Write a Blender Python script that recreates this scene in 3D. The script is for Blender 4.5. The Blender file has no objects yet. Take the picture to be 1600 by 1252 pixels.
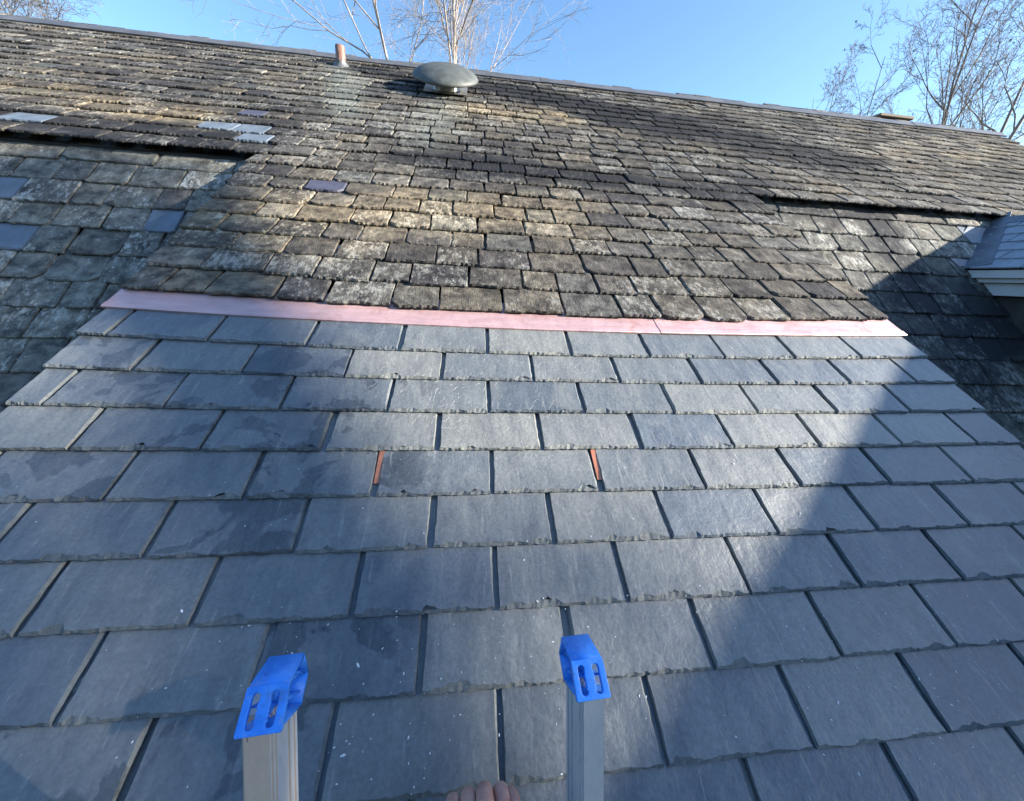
import bpy, bmesh, math, random
from mathutils import Vector, Matrix

scene = bpy.context.scene
R = math.radians

# ------------------------------------------------------------------ camera, sky, sun, exposure
cam_data = bpy.data.cameras.new("camera")
cam = bpy.data.objects.new("camera", cam_data)
scene.collection.objects.link(cam)
CAM = Vector((-0.49793, -1.46275, 0.19989))
C_RIGHT = Vector((0.99283983, -0.10944914, 0.04785356))
C_DOWN = Vector((0.00911841, -0.32999529, -0.94393854))
C_FWD = Vector((0.11910471, 0.93761612, -0.32663447))
m = Matrix((C_RIGHT, -C_DOWN, -C_FWD)).transposed().to_4x4()
m.translation = CAM
cam.matrix_world = m
cam_data.sensor_width = 36.0
cam_data.lens = 12.606
cam_data.clip_start = 0.02
cam_data.clip_end = 2000
scene.camera = cam

SUN_EL, SUN_PSI = R(20.5), R(-14)          # psi: turned from +X (along the ridge) towards the viewer
SUN = Vector((math.cos(SUN_EL) * math.cos(SUN_PSI), math.cos(SUN_EL) * math.sin(SUN_PSI), math.sin(SUN_EL)))
world = bpy.data.worlds.new("World")
scene.world = world
world.use_nodes = True
wn = world.node_tree
bg = wn.nodes["Background"]
sky = wn.nodes.new("ShaderNodeTexSky")
sky.sky_type = 'NISHITA'
sky.sun_disc = False
sky.sun_elevation = SUN_EL
sky.sun_rotation = math.atan2(SUN.x, SUN.y)
sky.air_density = 1.3
sky.dust_density = 0.8
sky.ozone_density = 5.5
wn.links.new(sky.outputs[0], bg.inputs[0])
bg.inputs[1].default_value = 0.10
sun_data = bpy.data.lights.new("sun", 'SUN')
sun_data.energy = 5.0
sun_data.angle = R(0.9)
sun_data.color = (1.0, 0.92, 0.79)
sun = bpy.data.objects.new("sun", sun_data)
scene.collection.objects.link(sun)
sun.rotation_euler = SUN.to_track_quat('Z', 'Y').to_euler()
vs = scene.view_settings
vs.view_transform = 'Standard'
vs.look = 'None'
vs.exposure = 1.78
vs.gamma = 1.0
vs.use_curve_mapping = False
cy = scene.cycles
cy.max_bounces = 5
cy.diffuse_bounces = 3
cy.glossy_bounces = 2
cy.transmission_bounces = 1
cy.volume_bounces = 0
cy.caustics_reflective = False
cy.caustics_refractive = False

# ------------------------------------------------------------------ geometry frame of the roof
TH = R(33.0)                                # pitch of the upper slope
PH = R(48.0)                                # pitch of the steep lower slopes
U = 0.32                                    # slate pitch of the new field
EX = 0.141866                               # exposure of the new courses
EO = 0.156                                  # exposure of the old courses
EL = 0.172                                  # exposure on the steep slopes
XL, XR = -1.800, 1.522                      # side edges of the middle slope
X_END0, X_END1 = -7.0, 6.50                 # ends of the house
V_RIDGE = -29.6 * EX
V_BREAK = -10.66 * EX
V_EAVE = 11.02 * EX
UPN = Vector((0, -math.sin(TH), math.cos(TH)))
DOWN = Vector((0, -math.cos(TH), -math.sin(TH)))
LOWN = Vector((0, -math.sin(PH), math.cos(PH)))
LDOWN = Vector((0, -math.cos(PH), -math.sin(PH)))
GROUND_Z = -6.0

def P(x, v, h=0.0):
    """point on the upper/middle slope: x along the ridge, v metres down-slope, h above"""
    return Vector((x, 0, 0)) + DOWN * v + UPN * h

L0 = P(0, -10.75 * EX, -0.06)

def PL(x, w, h=0.0):
    """point on the steep slopes, w metres below the break"""
    return Vector((x, 0, 0)) + L0 + LDOWN * w + LOWN * h

# ------------------------------------------------------------------ helpers
col = scene.collection

def link_mesh(name, me, mats, parent=None, mw=None):
    o = bpy.data.objects.new(name, me)
    col.objects.link(o)
    if mats and not me.materials:
        for mt in (mats if isinstance(mats, (list, tuple)) else [mats]):
            me.materials.append(mt)
    if parent is not None:
        o.parent = parent
    if mw is not None:
        o.matrix_world = mw
    return o

def bm_obj(name, bm, mats, parent=None, smooth=False, mw=None):
    me = bpy.data.meshes.new(name)
    bm.normal_update()
    bm.to_mesh(me)
    bm.free()
    if smooth:
        for p in me.polygons:
            p.use_smooth = True
    return link_mesh(name, me, mats, parent, mw)

def empty(name, loc=(0, 0, 0)):
    o = bpy.data.objects.new(name, None)
    col.objects.link(o)
    o.location = loc
    o.empty_display_size = 0.2
    return o

def tag(o, label=None, cat=None, group=None, kind=None):
    if label: o["label"] = label
    if cat: o["category"] = cat
    if group: o["group"] = group
    if kind: o["kind"] = kind
    return o

def prism(bm, pts, ext, mi=0):
    """closed prism: polygon pts (Vectors) extruded by vector ext"""
    a = [bm.verts.new(p) for p in pts]
    b = [bm.verts.new(p + ext) for p in pts]
    n = len(pts)
    fs = [bm.faces.new(a[::-1]), bm.faces.new(b)]
    for i in range(n):
        fs.append(bm.faces.new((a[i], a[(i + 1) % n], b[(i + 1) % n], b[i])))
    for f in fs: f.material_index = mi
    return fs

def box_between(bm, o, ax, ay, az, mi=0):
    """box with corner o and edge vectors"""
    return prism(bm, [o, o + ax, o + ax + ay, o + ay], az, mi)

def fix(bm):
    bmesh.ops.recalc_face_normals(bm, faces=bm.faces)

def lathe(bm, prof, origin, axis, seg=32, mi=0, close=False):
    """prof: list of (radius, height) along axis"""
    axis = axis.normalized()
    ref = Vector((1, 0, 0)) if abs(axis.x) < 0.9 else Vector((0, 1, 0))
    e1 = (ref - axis * ref.dot(axis)).normalized()
    e2 = axis.cross(e1)
    rings = []
    for r, h in prof:
        rings.append([bm.verts.new(origin + axis * h + (e1 * math.cos(t) + e2 * math.sin(t)) * r)
                      for t in [2 * math.pi * k / seg for k in range(seg)]])
    for a, b in zip(rings, rings[1:]):
        for k in range(seg):
            f = bm.faces.new((a[k], a[(k + 1) % seg], b[(k + 1) % seg], b[k]))
            f.material_index = mi
            f.smooth = True
    if close:
        f = bm.faces.new(rings[-1]); f.material_index = mi

# ------------------------------------------------------------------ materials
class NT:
    def __init__(self, name):
        self.mat = bpy.data.materials.new(name)
        self.mat.use_nodes = True
        self.t = self.mat.node_tree
        self.b = self.t.nodes["Principled BSDF"]
    def n(self, typ, **kw):
        nd = self.t.nodes.new(typ)
        for k, v in kw.items():
            setattr(nd, k, v)
        return nd
    def l(self, a, b):
        self.t.links.new(a, b)
    def val(self, sock, v):
        if hasattr(v, 'links') or hasattr(v, 'is_linked'):
            self.l(v, sock)
        else:
            sock.default_value = v
    def math(self, op, a, b=None, c=None, clamp=False):
        nd = self.n("ShaderNodeMath", operation=op, use_clamp=clamp)
        self.val(nd.inputs[0], a)
        if b is not None: self.val(nd.inputs[1], b)
        if c is not None: self.val(nd.inputs[2], c)
        return nd.outputs[0]
    def vmath(self, op, a, b=None):
        nd = self.n("ShaderNodeVectorMath", operation=op)
        self.val(nd.inputs[0], a)
        if b is not None: self.val(nd.inputs[1], b)
        return nd.outputs[0]
    def mix(self, f, a, b, blend='MIX'):
        nd = self.n("ShaderNodeMix", data_type='RGBA', blend_type=blend)
        self.val(nd.inputs[0], f)
        for s, v in ((nd.inputs[6], a), (nd.inputs[7], b)):
            if isinstance(v, tuple): s.default_value = (*v, 1) if len(v) == 3 else v
            else: self.l(v, s)
        return nd.outputs[2]
    def noise(self, vec, scale, detail=4, rough=0.55, dist=0.0, lac=2.0):
        nd = self.n("ShaderNodeTexNoise")
        if vec is not None: self.l(vec, nd.inputs["Vector"])
        nd.inputs["Scale"].default_value = scale
        nd.inputs["Detail"].default_value = detail
        nd.inputs["Roughness"].default_value = rough
        nd.inputs["Distortion"].default_value = dist
        return nd.outputs[0]
    def voronoi(self, vec, scale, feature='F1'):
        nd = self.n("ShaderNodeTexVoronoi", feature=feature)
        self.l(vec, nd.inputs["Vector"])
        nd.inputs["Scale"].default_value = scale
        return nd.outputs[0]
    def ramp(self, f, stops, interp='LINEAR'):
        nd = self.n("ShaderNodeValToRGB")
        cr = nd.color_ramp
        cr.interpolation = interp
        while len(cr.elements) < len(stops): cr.elements.new(0.5)
        for el, (p, c) in zip(cr.elements, stops):
            el.position = p
            el.color = (*c, 1) if isinstance(c, tuple) else (c, c, c, 1)
        self.l(f, nd.inputs[0])
        return nd.outputs[0]
    def mapping(self, vec, loc=(0, 0, 0), rot=(0, 0, 0), sc=(1, 1, 1)):
        nd = self.n("ShaderNodeMapping")
        self.l(vec, nd.inputs[0])
        nd.inputs[1].default_value = loc
        nd.inputs[2].default_value = rot
        nd.inputs[3].default_value = sc
        return nd.outputs[0]
    def bump(self, h, strength, dist, normal=None):
        nd = self.n("ShaderNodeBump")
        nd.inputs["Strength"].default_value = strength
        nd.inputs["Distance"].default_value = dist
        self.l(h, nd.inputs["Height"])
        if normal is not None: self.l(normal, nd.inputs["Normal"])
        return nd.outputs[0]
    def sep(self, v):
        nd = self.n("ShaderNodeSeparateXYZ")
        self.l(v, nd.inputs[0])
        return nd.outputs
    def comb(self, x, y, z):
        nd = self.n("ShaderNodeCombineXYZ")
        for i, v in enumerate((x, y, z)): self.val(nd.inputs[i], v)
        return nd.outputs[0]
    def piece_random(self):
        oi = self.n("ShaderNodeObjectInfo")
        g = self.n("ShaderNodeNewGeometry")
        a = self.math('MULTIPLY_ADD', g.outputs["Random Per Island"], 7.313, oi.outputs["Random"])
        return self.math('FRACT', a), g.outputs["Position"]
    def done(self, color=None, rough=None, metal=None, normal=None, spec=None):
        b = self.b
        if color is not None:
            if isinstance(color, tuple): b.inputs["Base Color"].default_value = (*color, 1)
            else: self.l(color, b.inputs["Base Color"])
        if rough is not None: self.val(b.inputs["Roughness"], rough)
        if metal is not None: self.val(b.inputs["Metallic"], metal)
        if spec is not None: b.inputs["Specular IOR Level"].default_value = spec
        if normal is not None: self.l(normal, b.inputs["Normal"])
        return self.mat

def gauss_seg(N, x, s, a, b, width):
    """soft mask around the segment a-b in (x, s) metres"""
    ax, ay = a; bx, by = b
    dx, dy = bx - ax, by - ay
    l2 = dx * dx + dy * dy
    px = N.math('SUBTRACT', x, ax); py = N.math('SUBTRACT', s, ay)
    t = N.math('MULTIPLY_ADD', px, dx / l2, N.math('MULTIPLY', py, dy / l2), clamp=True)
    qx = N.math('SUBTRACT', px, N.math('MULTIPLY', t, dx))
    qy = N.math('SUBTRACT', py, N.math('MULTIPLY', t, dy))
    d2 = N.math('ADD', N.math('MULTIPLY', qx, qx), N.math('MULTIPLY', qy, qy))
    return N.math('EXPONENT', N.math('MULTIPLY', d2, -1.0 / (width * width)))

def mat_old_slate(name, pitch, tint=1.0, steep=False):
    N = NT(name)
    rnd, pos = N.piece_random()
    q = N.mapping(pos, rot=(-pitch, 0, 0))              # x along ridge, y up-slope
    off = N.comb(N.math('MULTIPLY', rnd, 31.0), N.math('MULTIPLY', rnd, 57.0), N.math('MULTIPLY', rnd, 13.0))
    q2 = N.vmath('ADD', q, off)
    if steep:
        base = N.ramp(rnd, [(0.0, (.072, .073, .068)), (.22, (.120, .116, .102)), (.45, (.098, .102, .096)), (.65, (.136, .130, .112)), (.85, (.078, .074, .070)), (1.0, (.122, .124, .114))])
    else:
        base = N.ramp(rnd, [(0.0, (.055, .055, .057)), (.14, (.128, .116, .102)), (.28, (.080, .076, .072)), (.42, (.158, .140, .114)), (.56, (.090, .094, .096)), (.70, (.118, .108, .095)), (.84, (.060, .058, .063)), (1.0, (.148, .142, .134))])
    mott = N.noise(q2, 14, 5, .68, .3)
    c = N.mix(N.ramp(mott, [(.36, 0.0), (.66, 1.0)]), N.mix(1.0, base, (.40, .40, .41), 'MULTIPLY'), N.mix(1.0, base, (1.6, 1.56, 1.46), 'MULTIPLY'))
    # pale crust of lichen and weathering, different on every slate
    st = N.mapping(q2, rot=(0, 0, .5), sc=(1.0, .55, 1.0))
    lich = N.math('MULTIPLY_ADD', N.math('SUBTRACT', N.noise(q2, 7.0, 3, .5), .5), .35, N.noise(st, 44, 6, .80, .15))
    amount = N.math('MULTIPLY_ADD', N.math('FRACT', N.math('MULTIPLY', rnd, 17.7)), .17, .47)
    lm = N.math('MULTIPLY', N.math('SUBTRACT', lich, amount), 9.0, clamp=True)
    c = N.mix(N.math('MULTIPLY', lm, .70), c, (.35, .345, .315))
    spots = N.voronoi(q2, 38)
    sm = N.math('MULTIPLY', N.math('SUBTRACT', .13, spots), 16.0, clamp=True)
    sm = N.math('MULTIPLY', sm, N.math('GREATER_THAN', N.noise(q2, 9, 2), .56))
    c = N.mix(N.math('MULTIPLY', sm, .8), c, (.50, .49, .44))
    # stains that run over many slates (dark algae, pale streaks below the metal fittings)
    xyz = N.sep(q)
    wob = N.noise(q, 3.2, 5, .6)
    x = N.math('MULTIPLY_ADD', N.math('SUBTRACT', wob, .5), .45, xyz[0])
    s = N.math('MULTIPLY_ADD', N.math('SUBTRACT', N.noise(N.vmath('ADD', q, (7.0, 3.0, 1.0)), 3.0, 5, .6), .5), .4, xyz[1])
    def add(cur, a, b, w, k):
        return N.math('ADD', cur, N.math('MULTIPLY', gauss_seg(N, x, s, a, b, w), k))
    dark = N.math('MULTIPLY', N.ramp(N.noise(N.mapping(q, rot=(0, 0, .35), sc=(.7, 1.5, 1)), 1.3, 4, .62), [(.46, 0.0), (.64, 1.0)]), .38 if steep else .62)
    if not steep:
        for a, b, w, k in (((-.1, 3.62), (1.15, 3.15), .36, 1.1), ((1.15, 3.10), (2.7, 2.45), .40, 1.2), ((-1.5, 3.85), (-1.0, 3.55), .2, .8), ((2.6, 2.5), (5.5, 2.6), .22, .5),
                           ((-2.6, 2.85), (-1.95, 2.1), .26, .5), ((-.9, 1.64), (1.6, 1.50), .19, 1.05), ((-3.8, 1.68), (-1.9, 1.72), .20, .9), ((.6, 2.35), (2.0, 1.75), .14, .35)):
            dark = add(dark, a, b, w, k)
        pale = N.math('MULTIPLY', gauss_seg(N, x, s, (-1.80, 3.8), (-1.45, 2.5), .16), .8)
        pale = add(pale, (-.76, 3.2), (-.76, 1.9), .14, .6)
        sunlit_tan = N.math('MULTIPLY', gauss_seg(N, x, s, (-1.6, .75), (-.1, .95), .30), .8)  # tan of the sunlit areas, painted into the slate colour
        sunlit_tan = add(sunlit_tan, (-3.6, 2.3), (-2.4, 2.0), .2, .9)
        sunlit_tan = add(sunlit_tan, (-.7, 2.75), (.3, 2.9), .2, .8)
        sunlit_tan = add(sunlit_tan, (3.5, 2.6), (6.0, 3.3), .5, .3)
        c = N.mix(N.math('MULTIPLY', sunlit_tan, .98, clamp=True), c, N.mix(1.0, c, (2.05, 1.82, 1.42), 'MULTIPLY'))
        c = N.mix(N.math('MULTIPLY', pale, .55, clamp=True), c, (.27, .30, .27))
    else:
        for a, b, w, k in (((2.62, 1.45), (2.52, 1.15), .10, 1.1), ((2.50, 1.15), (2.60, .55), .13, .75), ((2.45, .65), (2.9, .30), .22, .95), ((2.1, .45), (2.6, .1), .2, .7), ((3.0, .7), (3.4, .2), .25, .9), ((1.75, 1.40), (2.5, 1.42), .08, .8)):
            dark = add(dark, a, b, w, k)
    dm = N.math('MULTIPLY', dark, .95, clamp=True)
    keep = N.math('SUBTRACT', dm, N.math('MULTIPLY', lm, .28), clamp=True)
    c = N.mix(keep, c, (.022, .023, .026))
    c = N.mix(1.0, c, (tint, tint, tint), 'MULTIPLY')
    h = N.noise(N.mapping(q2, sc=(1, .5, 1)), 30, 5, .74)
    nb = N.bump(h, .9, .011)
    return N.done(c, N.math('MULTIPLY_ADD', mott, -.2, .92), 0.0, nb, .12)

def mat_new_slate(name, edge=False):
    N = NT(name)
    rnd, pos = N.piece_random()
    q = N.mapping(pos, rot=(-TH, 0, 0))
    off = N.comb(N.math('MULTIPLY', rnd, 41.0), N.math('MULTIPLY', rnd, 23.0), N.math('MULTIPLY', rnd, 9.0))
    q2 = N.vmath('ADD', q, off)
    streak = N.noise(N.mapping(q2, rot=(0, 0, .35), sc=(1.0, .28, 1.0)), 22, 5, .64, .25)
    blotch = N.noise(q2, 5.5, 5, .6, .8)
    fine = N.noise(q2, 110, 3, .7)
    base = N.ramp(rnd, [(0.0, (.082, .100, .124)), (.2, (.152, .163, .168)), (.4, (.104, .121, .142)), (.6, (.182, .188, .184)), (.8, (.120, .133, .146)), (1.0, (.096, .116, .144))])
    if edge:
        base = N.mix(1.0, base, (1.10, 1.09, 1.04), 'MULTIPLY')
    c = N.mix(N.ramp(streak, [(.33, 0.0), (.68, 1.0)]), N.mix(1.0, base, (.80, .81, .83), 'MULTIPLY'), N.mix(1.0, base, (1.22, 1.21, 1.16), 'MULTIPLY'))
    c = N.mix(N.math('MULTIPLY', N.ramp(blotch, [(.50, 0.0), (.70, 1.0)]), .55), c, (.205, .21, .20))
    # damp patches with a sharp tide line on some slates
    sel = N.math('GREATER_THAN', N.math('FRACT', N.math('MULTIPLY', rnd, 13.37)), .45)
    damp = N.ramp(N.noise(N.vmath('ADD', q2, (3.1, 8.2, 0.0)), 6.0, 4, .55, .5), [(.525, 0.0), (.545, 1.0)])
    px_ = N.sep(pos)[0]
    damp = N.math('MULTIPLY', N.math('MULTIPLY', sel, damp), N.math('MULTIPLY', N.math('SUBTRACT', -.55, px_), 8.0, clamp=True))
    c = N.mix(N.math('MULTIPLY', damp, .8), c, N.mix(1.0, c, (.52, .54, .57), 'MULTIPLY'))
    # fine pale scratches and dust
    scr = N.noise(N.mapping(q2, rot=(0, 0, .7), sc=(1.0, .08, 1.0)), 75, 4, .6, .3)
    c = N.mix(N.math('MULTIPLY', N.ramp(scr, [(.61, 0.0), (.70, 1.0)]), .38), c, (.33, .33, .31))
    c = N.mix(.35, c, N.mix(1.0, c, N.ramp(fine, [(.3, .45), (.7, 1.5)]), 'MULTIPLY'))
    h = N.math('ADD', N.math('MULTIPLY', streak, .45), N.noise(q2, 19, 5, .62, .25))
    h = N.math('MULTIPLY_ADD', fine, .20, h)
    led = N.math('MULTIPLY', N.noise(N.mapping(q2, rot=(0, 0, .4), sc=(1.0, .6, 1.0)), 8.0, 4, .58, .5), 9.0)
    h = N.math('MULTIPLY_ADD', N.math('FLOOR', led), .16, h)
    nb = N.bump(h, .66, .0052)
    rough = N.math('SUBTRACT', N.math('MULTIPLY_ADD', streak, .24, .28), N.math('MULTIPLY', damp, .12))
    return N.done(c, N.math('ADD', rough, .3) if edge else rough, 0.0, nb, .12 if edge else .62)

def mat_simple(name, color, rough=.6, metal=0.0, nscale=20, var=.25, bump=.15, bdist=.002, stretch=(1, 1, 1), spec=.5):
    N = NT(name)
    g = N.n("ShaderNodeNewGeometry")
    q = N.mapping(g.outputs["Position"], sc=stretch)
    a = N.noise(q, nscale, 6, .62)
    lo = tuple(x * (1 - var) for x in color); hi = tuple(min(1, x * (1 + var)) for x in color)
    c = N.mix(N.ramp(a, [(.3, 0.0), (.7, 1.0)]), lo, hi)
    return N.done(c, N.math('MULTIPLY_ADD', a, .2, rough - .1), metal, N.bump(a, bump, bdist), spec)

M_OLD = mat_old_slate("weathered_slate", TH, .92)
M_OLDS = mat_old_slate("weathered_slate_steep", PH, 1.6, True)
M_NEW = mat_new_slate("new_slate")
M_NEWE = mat_new_slate("new_slate_edge", True)
M_REPL = mat_simple("blue_grey_slate", (.135, .165, .20), .5, 0, 16, .25, .4, .004, (1, .5, .5), .35)
M_DORM = mat_simple("dormer_slate_sky_sheen", (.22, .26, .31), .45, 0, 14, .25, .35, .003)  # blue-grey slate, its colour lightened to stand in for sky reflection
M_PURP = mat_simple("purple_slate", (.062, .064, .095), .6, 0, 14, .25, .3, .003)
M_DECK = mat_simple("roof_boarding", (.035, .032, .03), .9)
M_WOOD = mat_simple("dark_stained_boards", (.05, .047, .043), .8, 0, 12, .35, .3, .003, (1, 1, .15))
M_WALL = mat_simple("painted_siding", (.42, .41, .39), .7, 0, 6, .08)
M_LEAD = mat_simple("ridge_metal", (.13, .135, .145), .5, .35, 5, .25, .1)
M_ZINC = mat_simple("valley_metal", (.15, .17, .20), .5, .4, 9, .3, .2)
M_WHITE = mat_simple("white_paint", (.56, .57, .58), .5, 0, 10, .08, .05)
M_GROUND = mat_simple("ground_grass", (.07, .075, .04), .95, 0, .7, .35)

def mat_copper_new():
    N = NT("bright_copper")
    g = N.n("ShaderNodeNewGeometry")
    q = N.mapping(g.outputs["Position"], rot=(-TH, 0, 0), sc=(.35, 2.0, 1))
    a = N.noise(q, 18, 6, .65)
    sc = N.noise(N.mapping(q, rot=(0, 0, .5), sc=(.15, 2, 1)), 40, 4, .6)
    c = N.mix(N.ramp(a, [(.3, 0.0), (.72, 1.0)]), (.60, .37, .36), (.72, .49, .48))
    sp = N.noise(g.outputs["Position"], 9, 7, .75, .5)
    c = N.mix(N.ramp(sp, [(.56, 0.0), (.70, .7)]), c, (.50, .25, .20))
    c = N.mix(N.math('MULTIPLY', N.ramp(sc, [(.66, 0.0), (.72, 1.0)]), .5), c, (.45, .25, .22))
    dent = N.noise(g.outputs["Position"], 11, 3, .5)
    return N.done(c, N.math('MULTIPLY_ADD', a, .22, .38), .55, N.bump(dent, .5, .010), .5)
M_COPPER = mat_copper_new()
M_TAB = mat_simple("orange_copper", (.62, .24, .14), .38, .6, 30, .2, .1)

def mat_pipe():
    N = NT("aged_copper_pipe")
    g = N.n("ShaderNodeNewGeometry")
    q = N.mapping(g.outputs["Position"], sc=(1, 1, .15))
    a = N.noise(q, 45, 5, .6)
    c = N.mix(N.ramp(a, [(.38, 0.0), (.60, 1.0)]), (.13, .048, .030), (.36, .22, .18))
    return N.done(c, .6, .25, N.bump(a, .2, .003))
M_PIPE = mat_pipe()
M_VENT = mat_simple("vent_cap_paint", (.082, .092, .088), .58, .05, 14, .3, .12)
M_GALV = mat_simple("galvanised_steel", (.42, .43, .42), .38, .75, 16, .25, .1)
M_ALU = mat_simple("ladder_aluminium", (.46, .48, .50), .42, .4, 30, .12, .12, .001, (1, 1, .08))
M_ALUF = mat_simple("ladder_flange", (.40, .345, .30), .5, .3, 40, .12, .12, .001, (1, 1, .08))
def mat_blue():
    N = NT("blue_plastic")
    g = N.n("ShaderNodeNewGeometry")
    a = N.noise(g.outputs["Position"], 60, 6, .65)
    c = N.mix(N.ramp(a, [(.3, 0.0), (.75, 1.0)]), (.026, .205, .74), (.060, .310, .90))
    b = N.noise(N.mapping(g.outputs["Position"], sc=(1, 1, .3)), 140, 4, .6)
    c = N.mix(N.math('MULTIPLY', N.ramp(b, [(.60, 0.0), (.70, 1.0)]), .6), c, (.22, .36, .66))
    d_ = N.noise(g.outputs["Position"], 28, 5, .7)
    c = N.mix(N.math('MULTIPLY', N.ramp(d_, [(.56, 0.0), (.70, 1.0)]), .45), c, (.06, .10, .20))
    return N.done(c, .42, 0, N.bump(b, .12, .0006), .45)
M_BLUE = mat_blue()
def mat_rail(name, col_, metal):
    N = NT(name)
    g = N.n("ShaderNodeNewGeometry")
    st = N.noise(N.mapping(g.outputs["Position"], sc=(1, 1, .05)), 160, 4, .6)
    gr = N.noise(g.outputs["Position"], 22, 5, .7)
    sp = N.noise(N.mapping(g.outputs["Position"], sc=(1, 1, .35)), 120, 3, .6)
    c = N.mix(N.ramp(st, [(.3, 0.0), (.7, 1.0)]), tuple(x * .95 for x in col_), tuple(x * 1.05 for x in col_))
    c = N.mix(N.math('MULTIPLY', N.ramp(gr, [(.55, 0.0), (.75, 1.0)]), .35), c, tuple(x * .65 for x in col_))
    c = N.mix(N.math('MULTIPLY', N.ramp(sp, [(.68, 0.0), (.72, 1.0)]), .8), c, (.08, .08, .08))
    return N.done(c, N.math('MULTIPLY_ADD', gr, .3, .28), metal, N.bump(st, .15, .0006), .5)
M_ALU = mat_rail("ladder_aluminium", (.58, .60, .62), .35)
M_ALUF = mat_rail("ladder_flange", (.58, .46, .37), .10)
M_DARKPL = mat_simple("dark_gap", (.012, .014, .02), .8)
M_STONE = mat_simple("chimney_stone", (.22, .17, .12), .8, 0, 25, .25, .3)
M_CHIP = mat_simple("white_chips", (.75, .76, .76), .6)
def mat_bark(name, c0, c1):
    N = NT(name)
    g = N.n("ShaderNodeNewGeometry")
    a = N.noise(N.mapping(g.outputs["Position"], sc=(1, 1, .3)), 7, 5, .65)
    return N.done(N.mix(N.ramp(a, [(.35, 0.0), (.65, 1.0)]), c0, c1), .85, 0, N.bump(a, .4, .02))
M_BARK = mat_bark("pale_bark", (.20, .17, .15), (.42, .37, .34))
M_BARKD = mat_bark("grey_bark", (.12, .105, .095), (.24, .21, .19))
M_LEAF = mat_simple("withered_leaf", (.10, .07, .04), .8)
def mat_skin():
    N = NT("skin")
    g = N.n("ShaderNodeNewGeometry")
    a = N.noise(g.outputs["Position"], 55, 6, .6)
    b = N.noise(N.mapping(g.outputs["Position"], sc=(.4, 1, 1)), 260, 4, .6)
    c = N.mix(N.ramp(a, [(.35, 0.0), (.68, 1.0)]), (.40, .20, .155), (.56, .335, .275))
    N.b.inputs["Subsurface Weight"].default_value = .12
    N.b.inputs["Subsurface Radius"].default_value = (.006, .003, .002)
    return N.done(c, .5, 0, N.bump(b, .35, .0008), .4)
M_SKIN = mat_skin()
M_SLEEVE = mat_simple("dark_sleeve", (.04, .045, .06), .9, 0, 80, .3, .3, .001)

# ------------------------------------------------------------------ ground
bm = bmesh.new()
bmesh.ops.create_grid(bm, x_segments=24, y_segments=24, size=600, matrix=Matrix.Translation((0, 0, GROUND_Z)))
tag(bm_obj("ground", bm, M_GROUND), kind="structure")

# ------------------------------------------------------------------ the house: decks and walls
house = empty("house", (0, 1.3, GROUND_Z))
tag(house, "house with weathered slate roof, its lower middle freshly re-slated below a pink copper strip", "house")
def sub(name, bm, mats, parent=house, smooth=False):
    fix(bm)
    o = bm_obj(name, bm, mats, None, smooth)
    o.parent = parent
    o.matrix_parent_inverse = Matrix.Identity(4)
    o.matrix_world = Matrix.Identity(4)
    return o
bpy.context.view_layer.update()
H_INV = house.matrix_world.inverted()
def attach(o, parent, mw=Matrix.Identity(4)):
    """parent o keeping a given world matrix; every deck part sits at world identity under the house"""
    o.parent = parent
    if parent is house:
        o.matrix_parent_inverse = H_INV
    o.matrix_basis = mw
    return o
def part(name, bm, mats, parent=house, smooth=False):
    fix(bm)
    return attach(bm_obj(name, bm, mats, None, smooth), parent)

DK = -0.030          # top of the boarding below the slate plane
bm = bmesh.new()
prism(bm, [P(X_END0, V_RIDGE, DK), P(X_END0, V_BREAK - .012, DK), P(X_END0, V_BREAK - .012, DK - .022), P(X_END0, V_RIDGE, DK - .10)], Vector((X_END1 - X_END0, 0, 0)))
upper = part("upper_slope", bm, M_DECK)
bm = bmesh.new()
prism(bm, [P(XL + .01, V_BREAK - .02, DK - .003), P(XL + .01, V_EAVE - .02, DK - .003), P(XL + .01, V_EAVE - .02, DK - .12), P(XL + .01, V_BREAK - .02, DK - .06)], Vector((XR - XL - .02, 0, 0)))
middle = part("middle_slope", bm, M_DECK)
W_END = 4.4
def steep_deck(name, x0, x1):
    bm = bmesh.new()
    prism(bm, [PL(x0, -.10, -.03), PL(x0, W_END, -.03), PL(x0, W_END, -.15), PL(x0, -.10, -.15)], Vector((x1 - x0, 0, 0)))
    return part(name, bm, M_DECK)
steepL = steep_deck("steep_slope", X_END0, XL + .03)
steepR = steep_deck("steep_slope", XR - .03, X_END1)
# cheeks closing the raised middle slope
for xa in (XL + .012, XR - .030):
    bm = bmesh.new()
    prism(bm, [P(xa, V_BREAK, DK - .035), P(xa, V_EAVE - .03, DK - .10), Vector((xa, PL(0, W_END).y, P(0, V_EAVE).z - 1.0)), PL(xa, W_END, -.05), PL(xa, 0, -.05)], Vector((.018, 0, 0)))
    part("cheek_wall", bm, M_WOOD)
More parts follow.
